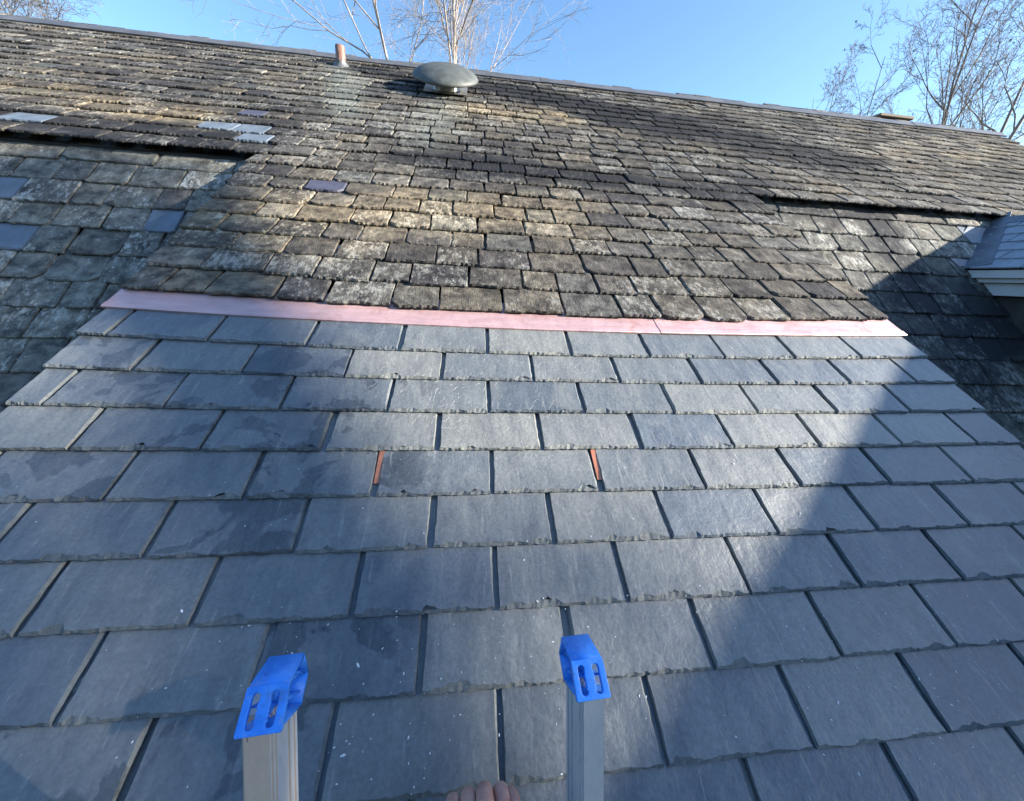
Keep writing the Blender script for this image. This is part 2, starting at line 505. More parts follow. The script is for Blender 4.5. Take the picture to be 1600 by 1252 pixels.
# far slope, gable ends, walls
yr, zr = P(0, V_RIDGE).y, P(0, V_RIDGE).z
bm = bmesh.new()
back = [Vector((X_END0, yr, zr - .02)), Vector((X_END0, yr + 2.3, zr - .02 - 2.3 * math.tan(TH))), Vector((X_END0, yr + 4.0, zr - .02 - 2.3 * math.tan(TH) - 1.7 * 1.11)), Vector((X_END0, yr + 3.9, zr - 2.3 * math.tan(TH) - 1.9 - .1)), Vector((X_END0, yr + 2.2, zr - .15 - 2.3 * math.tan(TH))), Vector((X_END0, yr, zr - .15))]
prism(bm, back, Vector((X_END1 - X_END0, 0, 0)))
part("far_slope", bm, M_OLD)
wy0, wz0 = PL(0, W_END - .25).y, PL(0, W_END).z
gable = [(yr, zr - .14), (yr + 2.2, zr - .2 - 2.25 * math.tan(TH)), (yr + 3.6, -1.75), (yr + 3.6, GROUND_Z - .1), (wy0, GROUND_Z - .1), (wy0, wz0 + .06), (L0.y, L0.z - .14)]
for xa in (X_END0 + .15, X_END1 - .30):
    bm = bmesh.new()
    prism(bm, [Vector((xa, y, z)) for y, z in gable], Vector((.15, 0, 0)))
    part("gable_wall", bm, M_WALL)
bm = bmesh.new()
box_between(bm, Vector((X_END0 + .31, wy0 + .002, GROUND_Z - .1)), Vector((X_END1 - X_END0 - .62, 0, 0)), Vector((0, .15, 0)), Vector((0, 0, wz0 + .05 - GROUND_Z)))
part("front_wall", bm, M_WALL)
bm = bmesh.new()
ey = P(0, V_EAVE).y + .22
box_between(bm, Vector((XL + .05, ey, GROUND_Z - .1)), Vector((XR - XL - .1, 0, 0)), Vector((0, .12, 0)), Vector((0, 0, P(0, V_EAVE).z - .10 - GROUND_Z + .1)))
part("front_wall", bm, M_WALL)
bm = bmesh.new()
box_between(bm, P(XL + .012, V_EAVE - .018, -.15), Vector((XR - XL - .024, 0, 0)), DOWN * .02, UPN * .118)
part("eave_board", bm, M_WHITE)

# ------------------------------------------------------------------ slates
def slate_mesh(name, w, L, T, rng, bottom_seg, side_seg, chip_b, chip_s, ragged, corner=0.0, big_chip=.2, mats=None):
    """a slate: x across (centred), y up the slope from its lower edge, z out of the roof"""
    out = []
    nb, ns = bottom_seg, side_seg
    cl = cr = 0.0
    if rng.random() < corner: cl = rng.uniform(.012, .045)
    if rng.random() < corner: cr = rng.uniform(.012, .045)
    hw = w / 2
    for i in range(nb + 1):                                  # lower edge
        x = -hw + w * i / nb
        y = rng.uniform(-ragged, ragged)
        if cl and x + hw < cl: y = max(y, (cl - (x + hw)) * .9)
        if cr and hw - x < cr: y = max(y, (cr - (hw - x)) * .9)
        out.append((x, y, 'b'))
    for i in range(1, ns + 1):                               # one side
        out.append((hw + rng.uniform(-ragged, ragged * .3), L * (i / ns) ** 1.2, 's'))
    for i in range(ns, 0, -1):                               # other side
        out.append((-hw + rng.uniform(-ragged * .3, ragged), L * (i / ns) ** 1.2, 's'))
    n = len(out)
    bm = bmesh.new()
    lo, md, hi = [], [], []
    amp = .4
    goal = .4
    run = 0
    for k, (x, y, t) in enumerate(out):
        if run <= 0:
            run = rng.randint(2, 6)
            goal = rng.uniform(.02, .6)
            if rng.random() < big_chip: goal = rng.uniform(.8, 1.35)
        run -= 1
        amp += (goal - amp) * .6
        c = (chip_b if t == 'b' else chip_s) * (.10 + amp * rng.uniform(.65, 1.2))
        if t == 'b' and (k <= 1 or k >= nb - 1): c = min(c, .006)      # keep the corner from folding over the side
        cx = cy = 0.0
        if t == 'b': cy = c
        if t == 's' or k == 0 or k == nb:
            s_ = (chip_s * (.15 + .5 * amp)) if t == 'b' else c
            cx = -s_ if x > 0 else s_
        lo.append(bm.verts.new((x * .985, y + .001, -.001)))
        md.append(bm.verts.new((x, y, T * rng.uniform(.30, .62))))
        hi.append(bm.verts.new((x + cx, y + cy, T)))
    for k in range(n):
        j = (k + 1) % n
        f = bm.faces.new((lo[k], lo[j], md[j], md[k])); f.material_index = 1
        f = bm.faces.new((md[k], md[j], hi[j], hi[k])); f.material_index = 1
    f = bm.faces.new(hi); f.material_index = 0
    bmesh.ops.triangulate(bm, faces=[f])
    me = bpy.data.meshes.new(name)
    bm.normal_update()
    bm.to_mesh(me)
    bm.free()
    for mt in mats: me.materials.append(mt)
    return me

def slate_matrix(point, pitch, tilt, rz, sx=1.0, sy=1.0):
    return Matrix.Translation(point) @ Matrix.Rotation(pitch - tilt, 4, 'X') @ Matrix.Rotation(rz, 4, 'Z') @ Matrix.Diagonal((sx, sy, 1, 1))

def proj(p):
    d = p - CAM
    z = d.dot(C_FWD)
    if z < .03: return None
    return (800 + 560.26 * d.dot(C_RIGHT) / z, 626 + 560.26 * d.dot(C_DOWN) / z)

# --- new slates
def bow_new(k, x):
    u = x / U
    A = .30 * math.exp(-(max(k, 1) - 1) / 2.2)
    return A * (.53 - ((u + .35) / 5.05) ** 2)

rng = random.Random(4)
T_NEW = .0120
NEWV = [slate_mesh("new_slate", .304, EX * 2.15, T_NEW, rng, 34, 14, .0140, .0052, .0014, 0, .20, [M_NEW, M_NEWE]) for _ in range(16)]
CUTV = [slate_mesh("new_slate", .20, EX * 2.15, T_NEW, rng, 28, 14, .0080, .0040, .0010, 0, .15, [M_NEW, M_NEWE]) for _ in range(4)]
TILT_N = T_NEW / EX
H_N = .0125
for k in range(1, 12):
    off = -.35 if k % 2 else .15
    joints = [XL]
    n = math.ceil(XL / U - off)
    while (n + off) * U < XL + .05: n += 1
    while (n + off) * U < XR - .05:
        joints.append((n + off) * U); n += 1
    joints.append(XR)
    for a, b in zip(joints, joints[1:]):
        g0 = .0056 if a > XL + .001 else 0
        g1 = .0056 if b < XR - .001 else 0
        if k == 5:                                            # the two joints that hold copper tabs stand a little wider
            if min(abs(a / U + 2.35), abs(a / U + .35)) < .02: g0 = .0095
            if min(abs(b / U + 2.35), abs(b / U + .35)) < .02: g1 = .0095
        x0, x1 = a + g0 + rng.uniform(-.003, .003) * (g0 > 0), b - g1 + rng.uniform(-.003, .003) * (g1 > 0)
        w = x1 - x0
        xc = (x0 + x1) / 2
        me, w0 = (rng.choice(NEWV), .304) if w > .25 else (rng.choice(CUTV), .20)
        v = (k + bow_new(k, xc)) * EX + rng.uniform(-.002, .002)
        slope = (bow_new(k, xc + .05) - bow_new(k, xc - .05)) * EX / .1
        flip = -1 if rng.random() < .5 else 1
        mw = slate_matrix(P(xc, v, H_N + rng.uniform(-.0008, .0012)), TH, TILT_N * rng.uniform(.93, 1.06), -slope + rng.uniform(-.004, .004), w / w0)
        o = bpy.data.objects.new("new_slate", me)
        col.objects.link(o)
        attach(o, middle, mw)

# --- weathered slates: placed row by row, the ones that show largest become pieces of their own
T_OLD = .0118
OLDW = [.165, .185, .20, .212, .222, .232, .245, .262]
def old_set(mat, L, seed):
    r = random.Random(seed)
    return {w: [slate_mesh("weathered_slate", w, L, T_OLD * r.uniform(.8, 1.25), r, 17, 7, .008, .006, .0036, .24, .25, [mat, mat]) for _ in range(5)] for w in OLDW}
SET_U = old_set(M_OLD, EO * 1.9, 11)
SET_S = old_set(M_OLDS, EL * 1.9, 12)
REPL = {}
for ms in (SET_U, SET_S):
    pass
def with_mat(me, mat, cache={}):
    key = (me.name, mat.name)
    if key not in cache:
        c = me.copy()
        c.materials.clear()
        c.materials.append(mat); c.materials.append(mat)
        cache[key] = c
    return cache[key]

placed = []          # (mesh, matrix, parent, projected area)
def area_of(me, mw, L, w):
    cs = [mw @ Vector((x, y, T_OLD)) for x, y in ((-w / 2, 0), (w / 2, 0), (w / 2, L), (-w / 2, L))]
    pr = [proj(c) for c in cs]
    if any(q is None for q in pr): return 0
    cx = sum(q[0] for q in pr) / 4; cy = sum(q[1] for q in pr) / 4
    if not (-25 < cx < 1625 and -20 < cy < 1270): return 0
    a = 0
    for i in range(4):
        x0, y0 = pr[i]; x1, y1 = pr[(i + 1) % 4]
        a += x0 * y1 - x1 * y0
    return abs(a) / 2

def lay_row(x0, x1, fn, pitch, SET, exposure, parent, r, tilt, repl=(), wide=False, rot=.017, hj=.0015, gap=.0065):
    x = x0 - r.uniform(0, .15) if x0 <= X_END0 + .1 else x0
    while x < x1 - .02:
        w0 = r.choice(OLDW)
        w = w0 * (2.0 if wide else 1.0) * r.uniform(.97, 1.03)
        if x == x0 and r.random() < .5: w *= .6
        if x1 - (x + w) < .07: w = x1 - x
        xc = x + w / 2
        pt, dv = fn(xc)
        mat = None
        for (rx, rs, mt) in repl:
            if not wide and abs(xc - rx) < w / 2 and abs(dv - rs) < exposure / 2: mat = mt
        me = r.choice(SET[w0])
        if mat: me = with_mat(me, mat)
        mw = slate_matrix(pt, pitch, tilt * r.uniform(.78, 1.38), r.gauss(0, rot * .6), (w - gap * r.uniform(.4, 1.7)) / w0, 1.0)
        placed.append((me, mw, parent, area_of(me, mw, exposure, w)))
        x += w

rng = random.Random(21)
# (x, distance up the slope of the slate's middle, material)
RU = [(-2.23, 1.93, M_REPL), (-2.0, 1.91, M_REPL), (-1.98, 1.77, M_REPL), (-3.26, 1.75, M_REPL), (-1.26, 1.15, M_PURP), (-2.05, 2.22, M_PURP)]
for j in range(0, 27):
    vj = -.70 - 1.105 * j
    side = j >= 9
    A = .36 * max(0.0, 1 - j / 9.0)
    ph1, ph2 = rng.uniform(0, 6), rng.uniform(0, 6)
    def fn(xc, vj=vj, A=A, ph1=ph1, ph2=ph2, j=j):
        u = xc / U
        v = (vj + A * (.42 - ((u + .5) / 5.0) ** 2)) * EX
        v += .004 * math.sin(xc * 1.7 + ph1) + .0025 * math.sin(xc * 4.1 + ph2) + rng.gauss(0, .0052)
        h = .0185 + rng.uniform(-.0015, .002)
        return P(xc, v, h), -v + EO / 2
    xa, xb = (X_END0, X_END1) if side else (XL - .004, XR + .004)
    if j == 26:
        xa, xb = X_END0, X_END1
    lay_row(xa, xb, fn, TH, SET_U, EO, upper if side else middle, rng, T_OLD / EO, RU)
RS_ = [(-2.21, .51, M_REPL), (-2.79, .69, M_REPL), (-2.98, .37, M_REPL), (-3.18, .06, M_REPL), (-3.05, .69, M_REPL), (3.36, .16, M_REPL)]
for parent, x0, x1, w0, e in ((steepL, X_END0, XL + .05, .112, .171), (steepR, XR - .05, X_END1, .075, .1735)):
    for k in range(0, 25):
        w_ = w0 + e * k
        ph1, ph2 = rng.uniform(0, 6), rng.uniform(0, 6)
        def fn(xc, w_=w_, ph1=ph1, ph2=ph2):
            ww = w_ + .004 * math.sin(xc * 1.5 + ph1) + .003 * math.sin(xc * 4.3 + ph2) + rng.gauss(0, .0035)
            return PL(xc, ww, .020 + rng.uniform(-.001, .002)), ww - EL / 2
        if parent is steepR:
            # the dormer interrupts the rows; its wall starts at x = 3.2
            lay_row(x0, max(3.30, 3.76 - max(0, w_ - .17) * 1.05), fn, PH, SET_S, EL, parent, rng, T_OLD / EL, RS_, wide=(k == 0))
            lay_row(4.30, x1, fn, PH, SET_S, EL, parent, rng, T_OLD / EL, (), wide=(k == 0))
        else:
            lay_row(x0, x1, fn, PH, SET_S, EL, parent, rng, T_OLD / EL, RS_, wide=(k == 0))

order = sorted(range(len(placed)), key=lambda i: -placed[i][3])
single = set(i for i in order[:300] if placed[i][3] > 0)
rest = {}
for i, (me, mw, parent, a) in enumerate(placed):
    if i in single:
        o = bpy.data.objects.new("weathered_slate", me)
        col.objects.link(o)
        attach(o, parent, mw)
    else:
        rest.setdefault(parent.name, (parent, []))[1].append((me, mw))
for pname, (parent, items) in rest.items():
    V, F, MI, mats = [], [], [], []
    for me, mw in items:
        o0 = len(V)
        V.extend([tuple(mw @ v.co) for v in me.vertices])
        mt = me.materials[0]
        if mt not in mats: mats.append(mt)
        mi = mats.index(mt)
        for p in me.polygons:
            F.append([o0 + q for q in p.vertices]); MI.append(mi)
    me = bpy.data.meshes.new("far_slates")
    me.from_pydata(V, [], F)
    me.polygons.foreach_set("material_index", MI)
    for mt in mats: me.materials.append(mt)
    o = bpy.data.objects.new("far_slates", me)
    col.objects.link(o)
    attach(o, parent)
    tag(o, kind="stuff")

# ------------------------------------------------------------------ ridge cap, copper strip, tabs
xseam = X_END0 - .02
while xseam < X_END1:
    x1 = min(xseam + 2.43, X_END1 + .02)
    bm = bmesh.new()
    va, vb = V_RIDGE + .002, V_RIDGE + .105
    hh = .036 + (.003 if int((xseam + 8) / 2.43) % 2 else 0)
    top = P(0, V_RIDGE, hh + .012)
    prof = [P(0, vb, hh - .012), P(0, vb, hh), top, Vector((0, 2 * yr - P(0, vb, hh).y, P(0, vb, hh).z)), Vector((0, 2 * yr - P(0, vb, hh - .012).y, P(0, vb, hh - .012).z)), P(0, V_RIDGE, hh - .004)]
    prism(bm, [Vector((xseam, p.y, p.z)) for p in prof], Vector((x1 - xseam + .004, 0, 0)))
    part("ridge_cap", bm, M_LEAD)
    xseam = x1

def copper_bow(x):
    u = x / U
    return (.30 * (.53 - ((u + .35) / 5.05) ** 2)) * EX
for xa, xb, dh in ((XL - .008, .302, 0.0), (.300, XR + .012, .0016)):
    bm = bmesh.new()
    n = 26
    rows = []
    r = random.Random(int(xa * 100))
    for i in range(n + 1):
        x = xa + (xb - xa) * i / n
        b = copper_bow(x)
        wob = r.uniform(-.0006, .0006)
        sec = [(-1.25 * EX, .006), (-.25 * EX, .0165 + wob), (-.20 * EX, .0195 + wob), (-.03 * EX, .0205 + wob), (-.005 * EX, .0190 + wob), (.0 * EX, .0130), (-.03 * EX, .0128)]
        rows.append([bm.verts.new(P(x, v + b, h + dh)) for v, h in sec])
    for a, b in zip(rows, rows[1:]):
        for q in range(len(a) - 1):
            bm.faces.new((a[q], a[q + 1], b[q + 1], b[q]))
    part("copper_flashing", bm, M_COPPER, middle)
for uc in (-2.335, -.345):
    bm = bmesh.new()
    x = uc * U
    c = [P(x - .0085, 3.6 * EX, .009), P(x + .0085, 3.6 * EX, .009), P(x + .0085, 4.76 * EX, .0145), P(x - .0085, 4.76 * EX, .0145)]
    prism(bm, c, UPN * .002)
    part("copper_tab", bm, M_TAB, middle)

# ------------------------------------------------------------------ dormer on the steep slope
DX0, DXR, DX1 = 3.10, 3.685, 4.27
DZ0 = .412
DP = math.atan((.80 - DZ0) / (DXR - DX0))
DYF = -2.2
dormer_bm = bmesh.new()
wall = [(DX0 + .10, 0), (DX1 - .10, 0)]
def dz(x):
    return DZ0 + (min(x, 2 * DXR - x) - DX0) * math.tan(DP)
# walls: cheeks, front with window opening left as a recessed pane
box_between(dormer_bm, Vector((DX0 + .10, DYF + .12, -3.4)), Vector((.05, 0, 0)), Vector((0, 1.4 - DYF, 0)), Vector((0, 0, dz(DX0 + .10) - .10 + 3.4)))
box_between(dormer_bm, Vector((DX1 - .15, DYF + .12, -3.4)), Vector((.05, 0, 0)), Vector((0, 1.4 - DYF, 0)), Vector((0, 0, dz(DX0 + .10) - .10 + 3.4)))
prism(dormer_bm, [Vector((DX0 + .151, DYF + .13, -3.4)), Vector((DX1 - .151, DYF + .13, -3.4)), Vector((DX1 - .151, DYF + .13, dz(DX0 + .15) - .12)), Vector((DXR, DYF + .13, dz(DXR) - .12)), Vector((DX0 + .151, DYF + .13, dz(DX0 + .15) - .12))], Vector((0, .05, 0)))
dormer = part("dormer", dormer_bm, M_WOOD)
bm = bmesh.new()
for sgn in (0, 1):
    f = lambda x: x if sgn == 0 else 2 * DXR - x
    prism(bm, [Vector((f(DX0 + .012), DYF, dz(DX0 + .012) - .012)), Vector((f(DXR), DYF, dz(DXR) - .012)), Vector((f(DXR), DYF, dz(DXR) - .07)), Vector((f(DX0 + .012), DYF, dz(DX0 + .012) - .055))], Vector((0, 1.75 - DYF, 0)))
part("dormer_boarding", bm, M_DECK, dormer)
# cornice: fascia, bed mould, frieze on the side towards the viewer
for (xa, za, wx, hz, nm) in ((DX0 - .006, DZ0 - .062, .030, .050, "fascia_board"), (DX0 + .022, DZ0 - .092, .045, .032, "cornice_moulding"), (DX0 + .052, DZ0 - .176, .045, .080, "frieze_board")):
    bm = bmesh.new()
    box_between(bm, Vector((xa, DYF + .02, za)), Vector((wx, 0, 0)), Vector((0, .93 - DYF - (.02 if nm != "fascia_board" else 0), 0)), Vector((0, 0, hz)))
    part(nm, bm, M_WHITE, dormer)
# dormer slates: rows run along y, courses climb in +x
DSV = [slate_mesh("dormer_slate", .26, .30, .008, rng, 8, 4, .004, .004, .001, 0, .1, [M_DORM, M_DORM]) for _ in range(5)]
DE = .150 * math.cos(DP) / math.cos(DP)
ux = Vector((math.cos(DP), 0, math.sin(DP)))          # up the dormer slope
nn = Vector((-math.sin(DP), 0, math.cos(DP)))
yx = Vector((0, -1, 0))
# local x must run so that x cross y(up) = n
basis = Matrix((yx, ux, nn)).transposed()
if basis.determinant() < 0:
    yx = -yx; basis = Matrix((yx, ux, nn)).transposed()
slope_len = (DXR - DX0) / math.cos(DP)
k = 0
s0 = -.02
while s0 < slope_len - .05:
    yv = 1.42 + (s0) * .55                                 # slates are cut back along the valley
    ylim = min(1.45, 1.03 + (.305 / (.59)) * 0 + s0 * math.cos(DP) * (.352 / .59)) - .10
    y = ylim
    o_ = (k % 2) * .13
    first = True
    while y > DYF + .05:
        w = .26 if not first else (.26 - o_ if o_ else .26)
        first = False
        cpt = Vector((DX0, y - w / 2, DZ0)) + ux * s0 + nn * .011
        L_ok = min(1.0, (slope_len - s0 + .03) / .30)
        mw = Matrix.Translation(cpt) @ basis.to_4x4() @ Matrix.Rotation(-.055, 4, 'X') @ Matrix.Diagonal(((w - .006) / .26, L_ok, 1, 1))
        o = bpy.data.objects.new("dormer_slate", rng.choice(DSV))
        col.objects.link(o)
        attach(o, dormer, mw)
        y -= w
    k += 1
    s0 += .118
# far side of the dormer roof: plain boarding covered with a slate sheet, ridge roll and valley sheets
bm = bmesh.new()
f = lambda x: 2 * DXR - x
prism(bm, [Vector((f(DX0 - .01), DYF - .01, dz(DX0) - .014)), Vector((DXR, DYF - .01, dz(DXR) + .0)), Vector((DXR, DYF - .01, dz(DXR) - .011)), Vector((f(DX0 - .01), DYF - .01, dz(DX0) - .026))], Vector((0, 1.7 - DYF, 0)))
part("dormer_far_slope", bm, M_REPL, dormer)
bm = bmesh.new()
prism(bm, [Vector((DXR - .07, DYF - .02, dz(DXR - .07) + .022)), Vector((DXR, DYF - .02, dz(DXR) + .03)), Vector((DXR + .07, DYF - .02, dz(DXR - .07) + .022)), Vector((DXR, DYF - .02, dz(DXR) + .012))], Vector((0, 1.30 - DYF, 0)))
part("dormer_ridge_cap", bm, M_ZINC, dormer)
# valley: a folded sheet, one leaf on the steep slope, one on the dormer slope
a0 = Vector((3.09, .975, .408)); a1 = Vector((3.70, 1.34, .812))
vd = (a1 - a0).normalized()
leafL = (Vector((-1, 0, 0)) - vd * Vector((-1, 0, 0)).dot(vd)); leafL = (leafL - LOWN * leafL.dot(LOWN)).normalized()
leafR = (Vector((0, -1, 0)) - vd * Vector((0, -1, 0)).dot(vd)).normalized()
bm = bmesh.new()
lift = LOWN * .020
p0, p1 = a0 - vd * .03 + lift, a1 + vd * .05 + lift
prism(bm, [p0, p1, p1 + leafL * .115 + LOWN * .002, p0 + leafL * .125 + vd * .03 + LOWN * .002], LOWN * .002)
prism(bm, [p0 + vd * .002, p1, p1 + leafR * .09 + nn * .006, p0 + leafR * .13 + nn * .008], nn * .002)
part("valley_sheet", bm, M_ZINC, dormer)

# ------------------------------------------------------------------ roof vent and vent pipe
vent = empty("roof_vent", P(-.742, -23.62 * EX, .0))
tag(vent, "grey green mushroom vent with domed cap near the ridge", "roof vent")
def vpart(name, root, bm, mats, smooth=True):
    o = bm_obj(name, bm, mats, None, smooth)
    o.parent = root
    o.matrix_parent_inverse = Matrix.Translation(root.location).inverted()
    return o
vb = P(-.742, -23.62 * EX, .02)
bm = bmesh.new()
cc = vb + UPN * .088
lathe(bm, [(.285, .000), (.300, .004), (.304, .014), (.300, .024), (.288, .040), (.262, .056), (.222, .076), (.170, .092), (.110, .101), (.05, .105), (.001, .106)], cc, UPN, 48)
lathe(bm, [(.285, .000), (.280, .012), (.20, .05), (.001, .06)], cc, UPN, 48)
vpart("cap", vent, bm, M_VENT)
bm = bmesh.new()
lathe(bm, [(.150, .0), (.128, .012), (.122, .030), (.122, .120), (.001, .125)], vb, UPN, 32)
vpart("throat", vent, bm, M_GALV)
for k in range(4):
    t = math.pi / 4 + k * math.pi / 2
    e1 = Vector((1, 0, 0)); e2 = UPN.cross(e1)
    d = e1 * math.cos(t) + e2 * math.sin(t)
    tt = -e1 * math.sin(t) + e2 * math.cos(t)
    bm = bmesh.new()
    box_between(bm, vb + d * .124 - tt * .012 + UPN * .02, tt * .024, d * .004, UPN * .07)
    box_between(bm, vb + d * .128 - tt * .012 + UPN * .085, tt * .024, d * .09, UPN * .004)
    vpart("bracket", vent, bm, M_GALV, False)
bm = bmesh.new()
x0 = -.742
prism(bm, [P(x0 - .20, -23.62 * EX - .20, .026), P(x0 + .20, -23.62 * EX - .20, .026), P(x0 + .20, -23.62 * EX + .17, .040), P(x0 - .20, -23.62 * EX + .17, .040)], UPN * .003)
fix(bm)
vpart("flashing_plate", vent, bm, M_GALV, False)

pb = P(-1.81, -27.3 * EX, 0)
pipe = empty("vent_pipe", pb)
tag(pipe, "short reddish copper vent pipe standing upright just below the ridge", "vent pipe")
bm = bmesh.new()
Z = Vector((0, 0, 1))
lathe(bm, [(.046, -.05), (.046, .172), (.044, .178), (.040, .178), (.040, -.02)], pb, Z, 24)
vpart("tube", pipe, bm, M_PIPE)
bm = bmesh.new()
lathe(bm, [(.085, -.012), (.060, .012), (.049, .03), (.0475, .045)], pb + UPN * .026, UPN, 24)
vpart("collar", pipe, bm, M_LEAD)

# ------------------------------------------------------------------ chimney beyond the ridge
cy0 = 4.05
chim = empty("chimney", (5.5, cy0 + .3, 1.4))
tag(chim, "low stone chimney with flat slab peeking over the far end of the ridge", "chimney")
bm = bmesh.new()
box_between(bm, Vector((5.33, cy0 + .06, 1.3)), Vector((.38, 0, 0)), Vector((0, .45, 0)), Vector((0, 0, 1.295)))
vpart("stack", chim, bm, M_STONE, False)
bm = bmesh.new()
box_between(bm, Vector((5.24, cy0, 2.596)), Vector((.56, 0, 0)), Vector((0, .57, 0)), Vector((0, 0, .038)))
bmesh.ops.bevel(bm, geom=list(bm.edges), offset=.008, segments=2, affect='EDGES')
vpart("slab", chim, bm, M_STONE, False)
bm = bmesh.new()
ap = Vector((5.40, cy0 + .28, 2.70))
base = [Vector((5.26, cy0 + .02, 2.635)), Vector((5.78, cy0 + .02, 2.635)), Vector((5.78, cy0 + .55, 2.635)), Vector((5.26, cy0 + .55, 2.635))]
vb_ = [bm.verts.new(p) for p in base]; va_ = bm.verts.new(ap)
bm.faces.new(vb_[::-1])
for i in range(4): bm.faces.new((vb_[i], vb_[(i + 1) % 4], va_))
vpart("weathering_cap", chim, bm, M_STONE, False)

# ------------------------------------------------------------------ ladder
BL = CAM + C_RIGHT * (.415 * (421 - 800) / 560.26) + C_DOWN * (.415 * (1073 - 626) / 560.26) + C_FWD * .415
BR = CAM + C_RIGHT * (.4925 * (916 - 800) / 560.26) + C_DOWN * (.4925 * (1032 - 626) / 560.26) + C_FWD * .4925
lx = (BR - BL); lx.z = 0; lx.normalize()
lr = Vector((0, math.cos(R(72)), math.sin(R(72))))
lr = (lr - lx * lr.dot(lx)).normalized()
lb = -(lx.cross(lr))
ladder = empty("ladder", BL + (BR - BL) * .5 - lr * 5.4)
tag(ladder, "aluminium ladder with blue plastic end caps standing in front of the new slates", "ladder")
bpy.context.view_layer.update()
def lpart(name, bm, mats, smooth=False):
    fix(bm)
    return vpart(name, ladder, bm, mats, smooth)
RUNG_T = None
mid_t = (BL + BR) / 2
for B, sgn in ((BL, 1), (BR, -1)):
    bm = bmesh.new()
    w, dpt = .033, .064
    top = B - lr * .034 + lb * .004 + lx * (-.0165 if sgn == 1 else .012)
    bot_len = 5.2
    o = top - lx * (w / 2)
    prism(bm, [o, o + lx * w, o + lx * w + lb * dpt, o + lb * dpt], -lr * bot_len)
    es = [e for e in bm.edges if abs((e.verts[0].co - e.verts[1].co).normalized().dot(lr)) > .99]
    bmesh.ops.bevel(bm, geom=es, offset=.0025, segments=2, affect='EDGES')
    # ribs rolled into the inner side
    for bb, ww in ((.006, .004), (.040, .003), (.056, .006)):
        oo = top + lx * (sgn * w / 2) + lb * bb
        prism(bm, [oo - lx * sgn * .001, oo + lx * sgn * .0022, oo + lx * sgn * .0022 + lb * ww, oo - lx * sgn * .001 + lb * ww], -lr * bot_len)
    for f in bm.faces: f.material_index = 0
    rail = lpart("rail", bm, [M_ALU, M_ALUF])
    for p in rail.data.polygons:
        if p.normal.dot(-lb) > .9 : p.material_index = 1 if sgn == 1 else 0
    # ---- end cap
    A = (-.026, -.032); Bp = (0, 0); Cp = (.046, .004); Dp = (.060, -.030); Ep = (.036, -.056)
    W2 = .0225
    def q(x, bt): return B + lx * x + lb * bt[0] + lr * bt[1]
    verts_f = []
    # front plate with two slots, drawn flat and extruded
    cu = bpy.data.curves.new("plate", 'CURVE'); cu.dimensions = '2D'; cu.fill_mode = 'BOTH'; cu.extrude = .0026; cu.bevel_depth = .0009
    Lf = math.hypot(A[0], A[1])
    def spl(pts):
        s_ = cu.splines.new('POLY'); s_.points.add(len(pts) - 1)
        for pnt, (x, y) in zip(s_.points, pts): pnt.co = (x, y, 0, 1)
        s_.use_cyclic_u = True
    spl([(-W2 + .001, 0), (W2 - .001, 0), (W2, .002), (W2 - .001, Lf + .001), (-W2 + .001, Lf + .001), (-W2, .002)])
    for cx, side in ((-.0105, 1), (.0095, -1)):
        y0, y1, hw = .0085, Lf - .0065, .0056
        pts = []
        for i in range(9):
            t = math.pi + math.pi * i / 8
            pts.append((cx + hw * math.cos(t), y0 + hw * math.sin(t) * .9))
        tail = []
        for i in range(9):
            t = math.pi * i / 8
            tail.append((cx + hw * math.cos(t), y1 - .002 + hw * math.sin(t) * .9))
        teeth = [(y0 + .001 + i * .0019, .0016 if i % 2 else 0) for i in range(1, 8)]
        if side == 1:   # serrated on the side towards the middle
            pts += [(cx + hw - d, y) for y, d in teeth] + tail
        else:
            pts += tail + [(cx - hw + d, y) for y, d in reversed(teeth)]
        spl(pts)
    co = bpy.data.objects.new("plate", cu); col.objects.link(co)
    dg = bpy.context.evaluated_depsgraph_get(); dg.update()
    pm = bpy.data.meshes.new_from_object(co.evaluated_get(dg))
    bpy.data.objects.remove(co)
    fdir = (lb * (Bp[0] - A[0]) + lr * (Bp[1] - A[1])).normalized()
    fn_ = lx.cross(fdir)
    M4 = Matrix((lx, fdir, fn_)).transposed().to_4x4(); M4.translation = q(0, A)
    pm.transform(M4)
    bm = bmesh.new(); bm.from_mesh(pm)
    def wall_strip(p, r_, th, x0=-W2, x1=W2, ins=0):
        d = (Vector((0, r_[0] - p[0], r_[1] - p[1]))).normalized()
        nrm = (-d.z, d.y)
        pts = [q(x0, p), q(x1, p), q(x1 - ins, r_), q(x0 + ins, r_)]
        prism(bm, pts, (lb * nrm[0] + lr * nrm[1]) * -th)
    wall_strip((-.0016, .0006), (.006, .0030), .0045, -W2 + .001, W2 - .001)
    wall_strip((.006, .0030), Cp, .0045, -W2 + .001, W2 - .001, .001)
    wall_strip(Cp, Dp, .0042, -W2 + .002, W2 - .002)
    wall_strip(Dp, Ep, .0042, -W2 + .002, W2 - .002)
    wall_strip((.036, -.0555), (-.022, -.0330), .003, -W2 + .002, W2 - .002)
    for xw in (-.0012,):
        prism(bm, [q(xw, (A[0] + .002, A[1] + .001)), q(xw, (0, -.003)), q(xw, (.045, .0)), q(xw, (.057, -.030)), q(xw, (.036, -.053)), q(xw, (.03, -.032))], lx * .0024)
    for p_, r_ in (((.002, -.004), (.055, -.022)), ((-.008, -.014), (.046, -.044)), ((.022, -.001), (.057, -.030))):
        wall_strip(p_, r_, .0018, -W2 + .006, W2 - .006)
    fix(bm)
    bmesh.ops.remove_doubles(bm, verts=bm.verts, dist=1e-6)
    vpart("end_cap", ladder, bm, M_BLUE)
    for p in ladder.children[-1].data.polygons: p.use_smooth = False
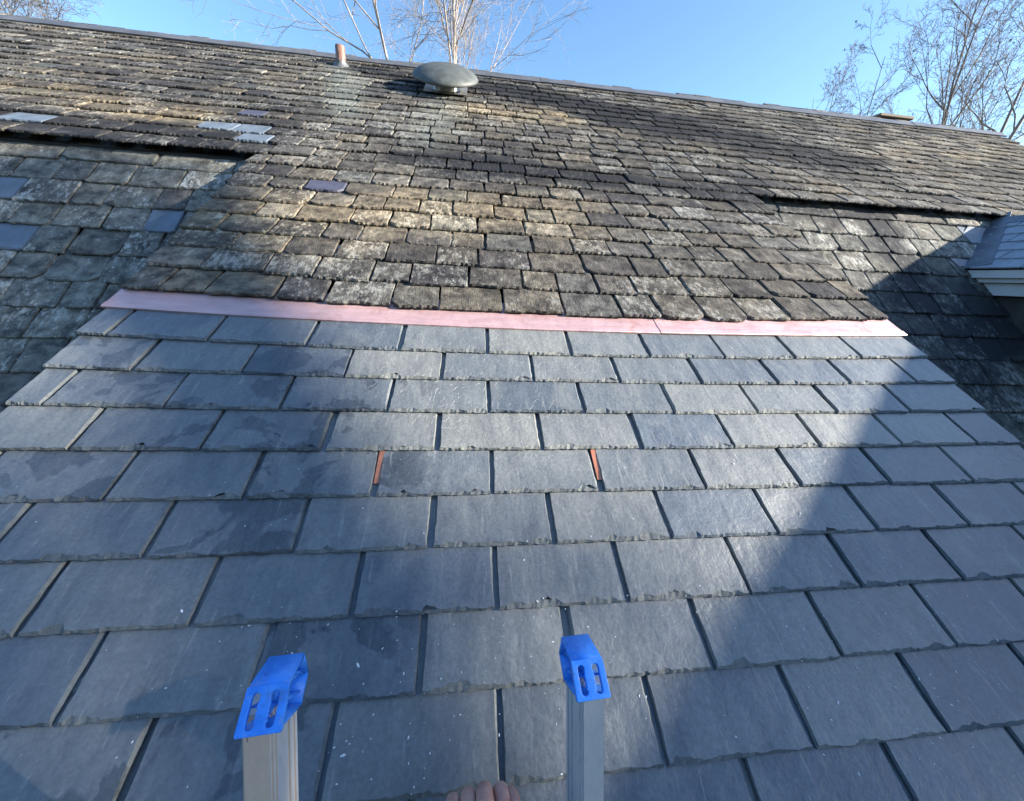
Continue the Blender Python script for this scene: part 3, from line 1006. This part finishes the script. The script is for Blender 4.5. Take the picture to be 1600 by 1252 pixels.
# rungs
HAND = CAM + C_RIGHT * (.462 * (757 - 800) / 560.26) + C_DOWN * (.462 * (1294 - 626) / 560.26) + C_FWD * .462
RC = HAND - lr * .030 + lb * .010
rung0 = (RC - mid_t).dot(lr)
for k in range(16):
    bm = bmesh.new()
    t = rung0 - .30 * k
    t -= .056
    a = BL - lx * .002 + lb * .036 + lr * (t - (BL - mid_t).dot(lr))
    b = BR - lx * .002 + lb * .036 + lr * (t - (BR - mid_t).dot(lr))
    lathe(bm, [(.016, 0), (.016, (b - a).length)], a, (b - a), 16)
    vpart("rung", ladder, bm, M_ALU)

# ------------------------------------------------------------------ hand gripping the rung
person = empty("person", RC - lb * .25 - lr * .5)
tag(person, "bare hand gripping the ladder rung between the two blue capped rails", "person")
def skinned(name, verts, edges, mat, root=0, sub_=2):
    me = bpy.data.meshes.new(name)
    me.from_pydata([v for v, r in verts], edges, [])
    o = bpy.data.objects.new(name, me); col.objects.link(o)
    me.materials.append(mat)
    mo = o.modifiers.new("skin", 'SKIN'); mo.use_smooth_shade = True; mo.branch_smoothing = .3
    for i, (v, r) in enumerate(verts):
        sv = me.skin_vertices[0].data[i]
        sv.radius = (r, r); sv.use_root = (i == root)
    s_ = o.modifiers.new("sub", 'SUBSURF'); s_.levels = sub_; s_.render_levels = sub_
    return o
rc = RC + lb * .026
def h(x, b, t): return tuple(rc + lx * x + lb * b + lr * t)
V_, E_ = [], []
def vtx(x, b, t, r):
    V_.append((h(x, b, t), r)); return len(V_) - 1
elbow = vtx(.02, -.24, -.36, .042)
fore = vtx(.012, -.15, -.20, .036)
wrist = vtx(.004, -.088, -.088, .027)
palm = vtx(.0, -.062, -.045, .030)
E_ += [(elbow, fore), (fore, wrist), (wrist, palm)]
# little, ring, middle, index (left to right as seen from behind)
for x, bt, ll, r in ((-.0400, .004, .76, .0112), (-.0185, .011, .88, .0122), (.0045, .021, 1.0, .0132), (.0285, .008, .84, .0122)):
    mcp = vtx(x * .95, -.026, bt * .95, r * 1.28)
    m1 = vtx(x, -.010, bt + .004, r * 1.08)
    pip = vtx(x, .018, .020 * ll, r)
    dip = vtx(x * .97, .026, -.006, r * .9)
    tip = vtx(x * .95, .008, -.024, r * .82)
    E_ += [(palm, mcp), (mcp, m1), (m1, pip), (pip, dip), (dip, tip)]
t1 = vtx(.040, -.045, -.035, .014)
t2 = vtx(.050, -.014, -.010, .0115)
t3 = vtx(.046, .012, .010, .0105)
t4 = vtx(.040, .024, .004, .0088)
E_ += [(palm, t1), (t1, t2), (t2, t3), (t3, t4)]
hand = skinned("arm_and_hand", V_, E_, M_SKIN, wrist)
hand.parent = person
hand.matrix_parent_inverse = Matrix.Translation(person.location).inverted()

# ------------------------------------------------------------------ loose chips on the new slates
rng = random.Random(9)
bm = bmesh.new()
for i in range(420):
    cx, cv = (rng.uniform(-1.7, 1.2), rng.uniform(3.0, 10.5))
    if rng.random() < .55:
        c0 = rng.choice([(-.55, 8.3), (-.95, 7.5), (.45, 8.3), (-.95, 8.6), (.7, 7.7), (-.35, 7.2)])
        cx, cv = rng.gauss(c0[0], .18), rng.gauss(c0[1], .5)
    if rng.random() < (8 - cv) * .10: continue
    fr = math.ceil(cv) - cv
    hgt = H_N + T_NEW - TILT_N * fr * EX + .0006
    r_ = rng.choice([.0006, .0007, .0009, .0013]) * (1.9 if rng.random() < .05 else 1)
    c = P(cx, cv * EX, hgt)
    ang = rng.uniform(0, 6.28); st = rng.uniform(1, 2.6)
    vs_ = []
    for q_ in range(5):
        t = ang + q_ * 1.2566
        a, b = math.cos(q_ * 1.2566) * r_ * st, math.sin(q_ * 1.2566) * r_
        vs_.append(bm.verts.new(c + Vector((1, 0, 0)) * (a * math.cos(ang) - b * math.sin(ang)) - DOWN * (a * math.sin(ang) + b * math.cos(ang)) + UPN * rng.uniform(0, .0007)))
    topv = bm.verts.new(c + UPN * r_ * .8)
    for q_ in range(5): bm.faces.new((vs_[q_], vs_[(q_ + 1) % 5], topv))
tag(bm_obj("debris", bm, M_CHIP), "tiny white chips scattered over the lower new slates", "debris", kind="stuff")

# ------------------------------------------------------------------ bare trees
def tube(V, F, pts, rads, sides):
    base = len(V)
    n = len(pts)
    for i in range(n):
        if i == 0: d = pts[1] - pts[0]
        elif i == n - 1: d = pts[-1] - pts[-2]
        else: d = pts[i + 1] - pts[i - 1]
        d.normalize()
        ref = Vector((0, 0, 1)) if abs(d.z) < .9 else Vector((1, 0, 0))
        e1 = d.cross(ref).normalized(); e2 = d.cross(e1)
        for k in range(sides):
            t = 2 * math.pi * k / sides
            V.append(pts[i] + (e1 * math.cos(t) + e2 * math.sin(t)) * rads[i])
    for i in range(n - 1):
        for k in range(sides):
            a = base + i * sides + k; b = base + i * sides + (k + 1) % sides
            F.append((a, b, b + sides, a + sides))

def make_tree(label, base, top, stems, spread, seed, mat, r0, levels=4, crown_from=.45, dens=1.0, leaves=0, lean=(0, 0), cat="tree", group=None, density=(9, 7, 6, 4), tilt_max=.17):
    """base: ground point of the trunk, top: height of the crown, spread: crown half width"""
    r = random.Random(seed)
    root = empty("bare_tree", base)
    tag(root, label, cat, group)
    TV, TF, BV, BF = [], [], [], []
    LVs = []
    H = top - base[2]
    def grow(p, d, length, rad, lev, V, F):
        nseg = (9, 6, 5, 4, 3)[lev]
        pts, rads = [p.copy()], [rad]
        q = p.copy(); dd = d.normalized()
        for i in range(nseg):
            j = (.055, .13, .17, .22, .26)[lev]
            dd = (dd + Vector((r.gauss(0, j), r.gauss(0, j), r.gauss(0, j) + (.05, .085, .08, .05, .02)[lev]))).normalized()
            q = q + dd * (length / nseg)
            pts.append(q.copy())
            rads.append(rad * (1 - .93 * (i + 1) / nseg) + .0022)
        tube(V, F, pts, rads, (8, 6, 4, 3, 3)[lev])
        if lev >= levels:
            if leaves and r.random() < leaves: LVs.append(pts[-1])
            return
        nch = max(2, int(density[lev] * dens * r.uniform(.8, 1.2)))
        for c in range(nch):
            f0 = crown_from if lev == 0 else .18
            f = f0 + (1 - f0) * (c + r.random()) / nch
            idx = min(int(f * nseg), nseg - 1)
            fr = f * nseg - idx
            pp = pts[idx].lerp(pts[idx + 1], fr)
            dv = (pts[idx + 1] - pts[idx]).normalized()
            az = r.uniform(0, 2 * math.pi)
            ref = Vector((0, 0, 1)) if abs(dv.z) < .9 else Vector((1, 0, 0))
            e1 = dv.cross(ref).normalized(); e2 = dv.cross(e1)
            ang = r.uniform(.45, .95) if lev > 0 else r.uniform(.40, .85)
            nd = dv * math.cos(ang) + (e1 * math.cos(az) + e2 * math.sin(az)) * math.sin(ang)
            if lev == 0:
                ln = spread * r.uniform(.8, 1.25) * (1.15 - .55 * (f - f0) / (1 - f0))
            else:
                ln = length * r.uniform(.36, .62) * (1.1 - .5 * f)
            rr = (rad * (1 - .82 * f) + .002) * r.uniform(.42, .65)
            grow(pp, nd, ln, max(rr, .0035), lev + 1, BV, BF)
    b = Vector(base)
    for s_ in range(stems):
        az = 2 * math.pi * (s_ + r.random() * .6) / max(1, stems) + .4
        tilt = 0 if stems == 1 else r.uniform(.04, tilt_max)
        d = Vector((math.cos(az) * tilt + lean[0], math.sin(az) * tilt + lean[1], 1))
        off = Vector((math.cos(az), math.sin(az), 0)) * (0 if stems == 1 else r0 * 1.1)
        grow(b + off - Vector((0, 0, .2)), d, H * r.uniform(.93, 1.03) / d.normalized().z, r0 * r.uniform(.8, 1.1), 0, TV, TF)
    for nm, V, F in (("trunk", TV, TF), ("crown", BV, BF)):
        me = bpy.data.meshes.new(nm)
        me.from_pydata([tuple(v) for v in V], [], F)
        for p in me.polygons: p.use_smooth = True
        me.materials.append(mat)
        o = bpy.data.objects.new(nm, me); col.objects.link(o)
        o.parent = root
        o.matrix_parent_inverse = Matrix.Translation(root.location).inverted()
    if LVs:
        bm = bmesh.new()
        for p in LVs:
            a = Vector((r.gauss(0, 1), r.gauss(0, 1), r.gauss(0, 1))).normalized() * .045
            c_ = Vector((r.gauss(0, 1), r.gauss(0, 1), r.gauss(0, 1))).normalized() * .03
            bm.faces.new([bm.verts.new(p), bm.verts.new(p + a + c_), bm.verts.new(p + a * 2), bm.verts.new(p + a - c_)])
        tag(vpart("leaf_cluster", root, bm, M_LEAF, False), kind="stuff")
    return root

def leafy_tree(label, base, height, clumps, seed, thin=1.0):
    """an unseen oak whose brown leaf clumps are placed to shade the roof"""
    r = random.Random(seed)
    root = empty("unseen_shade_oak", base)
    tag(root, label, "tree")
    b = Vector(base)
    V, F = [], []
    pts = [b + Vector((r.gauss(0, .06) * i, r.gauss(0, .06) * i, height * i / 8 - .2)) for i in range(9)]
    tube(V, F, pts, [.30 - .03 * i for i in range(9)], 10)
    BV, BF = [], []
    bm = bmesh.new()
    for (y, z, rad, *dn) in clumps:
        c = Vector((base[0], y, z)) + SUN * r.uniform(-1.2, 1.2)
        k = max(1, min(7, int((z - base[2] - 2.0) / height * 8)))
        a = pts[k]
        mid = a.lerp(c, .5) + Vector((0, 0, -.15))
        tube(BV, BF, [a, mid, c], [.06, .035, .012], 5)
        for q_ in range(5):
            e = c + Vector((r.gauss(0, 1), r.gauss(0, 1), r.gauss(0, 1))) * rad * .6
            tube(BV, BF, [mid.lerp(c, .6), e], [.014, .004], 3)
        lf = .055 if rad > .2 else .034
        for q_ in range(int(5200 * rad * rad * (.055 / lf) ** 2 * (dn[0] if dn else 1.0) * thin)):
            d = Vector((r.gauss(0, 1), r.gauss(0, 1), r.gauss(0, 1))).normalized() * rad * (r.random() ** .45) * 1.15
            n1 = Vector((r.gauss(0, 1), r.gauss(0, 1), r.gauss(0, 1))).normalized() * lf
            n2 = n1.orthogonal().normalized() * lf * .55
            p = c + d
            bm.faces.new([bm.verts.new(p - n1), bm.verts.new(p + n2), bm.verts.new(p + n1), bm.verts.new(p - n2)])
    for nm, V_1, F_1 in (("trunk", V, F), ("limbs", BV, BF)):
        me = bpy.data.meshes.new(nm)
        me.from_pydata([tuple(v) for v in V_1], [], F_1)
        me.materials.append(M_BARKD)
        o = bpy.data.objects.new(nm, me); col.objects.link(o)
        o.parent = root
        o.matrix_parent_inverse = Matrix.Translation(root.location).inverted()
    tag(vpart("leaf_cluster", root, bm, M_LEAF, False), kind="stuff")
    return root
CL = [(-6.03, 8.02, .18), (-5.98, 8.28, .18), (-6.30, 8.08, .28), (-6.24, 7.76, .14), (-6.2, 8.55, .28), (-6.6, 8.3, .4), (-6.6, 7.8, .3), (-6.2, 9.0, .4), (-6.8, 8.9, .45),  # clump spots chosen by where their shade lands on the roof
      (-5.70, 7.31, .05, .7), (-5.76, 7.38, .06, .7), (-5.83, 7.46, .07, .7), (-5.91, 7.57, .08, .8), (-5.99, 7.70, .10),
      (-6.30, 7.55, .08), (-6.40, 7.45, .12), (-6.6, 7.4, .18),
      (-6.22, 7.34, .08, .14), (-6.18, 7.24, .07, .14), (-6.34, 7.27, .10, .5)]
CL2 = [(y + 2.742, z - 4.235, r_) for y, z, r_ in ((-4.45, 9.46, .13), (-4.65, 9.35, .17), (-4.86, 9.10, .14), (-5.02, 8.93, .11), (-5.16, 8.76, .08), (-4.78, 9.62, .2), (-4.44, 9.60, .09), (-5.1, 9.3, .22),  # clumps of the added nearer tree, placed to shade the left steep slope
      (-4.62, 9.13, .12), (-4.79, 8.99, .10), (-4.96, 8.84, .07), (-4.40, 9.30, .09), (-4.55, 9.55, .13),
      (-4.27, 9.27, .07), (-4.43, 9.14, .06), (-4.56, 9.04, .06), (-4.71, 8.93, .06), (-4.86, 8.81, .055))]
leafy_tree("unseen brown leaved oak, its leaf clumps set to shade the roof", (20.0, -7.5, GROUND_Z), 15.5, CL, 3)
leafy_tree("unseen young oak added near the gable end to shade the steep slope", (9.0, -5.4, GROUND_Z), 12.5, CL2, 6, .55)

TG = "bare trees beyond the ridge"
make_tree("wide pale bare tree rising behind the vent pipe and the mushroom vent", (-2.2, 13, GROUND_Z), 13.0, 2, 6.8, 31, M_BARK, .10, crown_from=.50, dens=1.0, group=TG, density=(12, 9, 8, 4), tilt_max=.05)
make_tree("slender pale bare tree directly behind the mushroom vent", (-.3, 15, GROUND_Z), 14.5, 1, 3.8, 41, M_BARK, .11, crown_from=.52, dens=1.0, group=TG, density=(12, 9, 8, 4))
make_tree("small bare tree behind the chimney at the far end of the ridge", (14.7, 14, GROUND_Z), 8.6, 3, 2.5, 14, M_BARKD, .07, crown_from=.52, leaves=.03, group=TG, density=(9, 8, 7, 4), tilt_max=.10)
make_tree("tall many stemmed grey bare tree beyond the far end of the ridge", (17.0, 11.6, GROUND_Z), 11.5, 4, 3.8, 17, M_BARKD, .11, crown_from=.46, dens=1.0, leaves=.015, group=TG, density=(9, 8, 7, 5), tilt_max=.14)
make_tree("thin bare tree at the picture's edge past the end of the roof", (16.6, 9.4, GROUND_Z), 8.2, 2, 2.4, 23, M_BARKD, .09, crown_from=.46, group=TG, density=(9, 7, 7, 4))
make_tree("pale bare tree over the ridge in the top corner of the picture", (-15.2, 14, GROUND_Z), 7.9, 3, 3.4, 29, M_BARK, .08, crown_from=.55, dens=1.2, group=TG, density=(9, 8, 7, 4))

# unseen evergreen screen added behind the viewer to keep low sky light off slate edges
r = random.Random(77)
V, F = [], []
for i in range(9000):
    x = r.uniform(-38, 30)
    hmax = 8.2 + 1.6 * math.sin(x * .55) + 1.1 * math.sin(x * 1.37 + 1)
    z = GROUND_Z + hmax * (r.random() ** .8) * 1.25
    y = -17 + r.gauss(0, .9) - .12 * (z - GROUND_Z)
    a = Vector((r.gauss(0, 1), r.gauss(0, .5), r.gauss(0, .8))).normalized() * r.uniform(.35, .6)
    b = a.orthogonal().normalized() * r.uniform(.2, .35)
    c = Vector((x, y, z))
    o0 = len(V)
    V += [tuple(c - a), tuple(c + b), tuple(c + a), tuple(c - b)]
    F.append((o0, o0 + 1, o0 + 2, o0 + 3))
me = bpy.data.meshes.new("added_evergreen_screen")
me.from_pydata(V, [], F)
me.materials.append(mat_simple("evergreen_foliage", (.035, .055, .03), .8, 0, 3, .4))
o = bpy.data.objects.new("added_evergreen_screen", me); col.objects.link(o)
tag(o, "unseen dark evergreen screen added behind the ladder to block low sky light", "trees", kind="stuff")
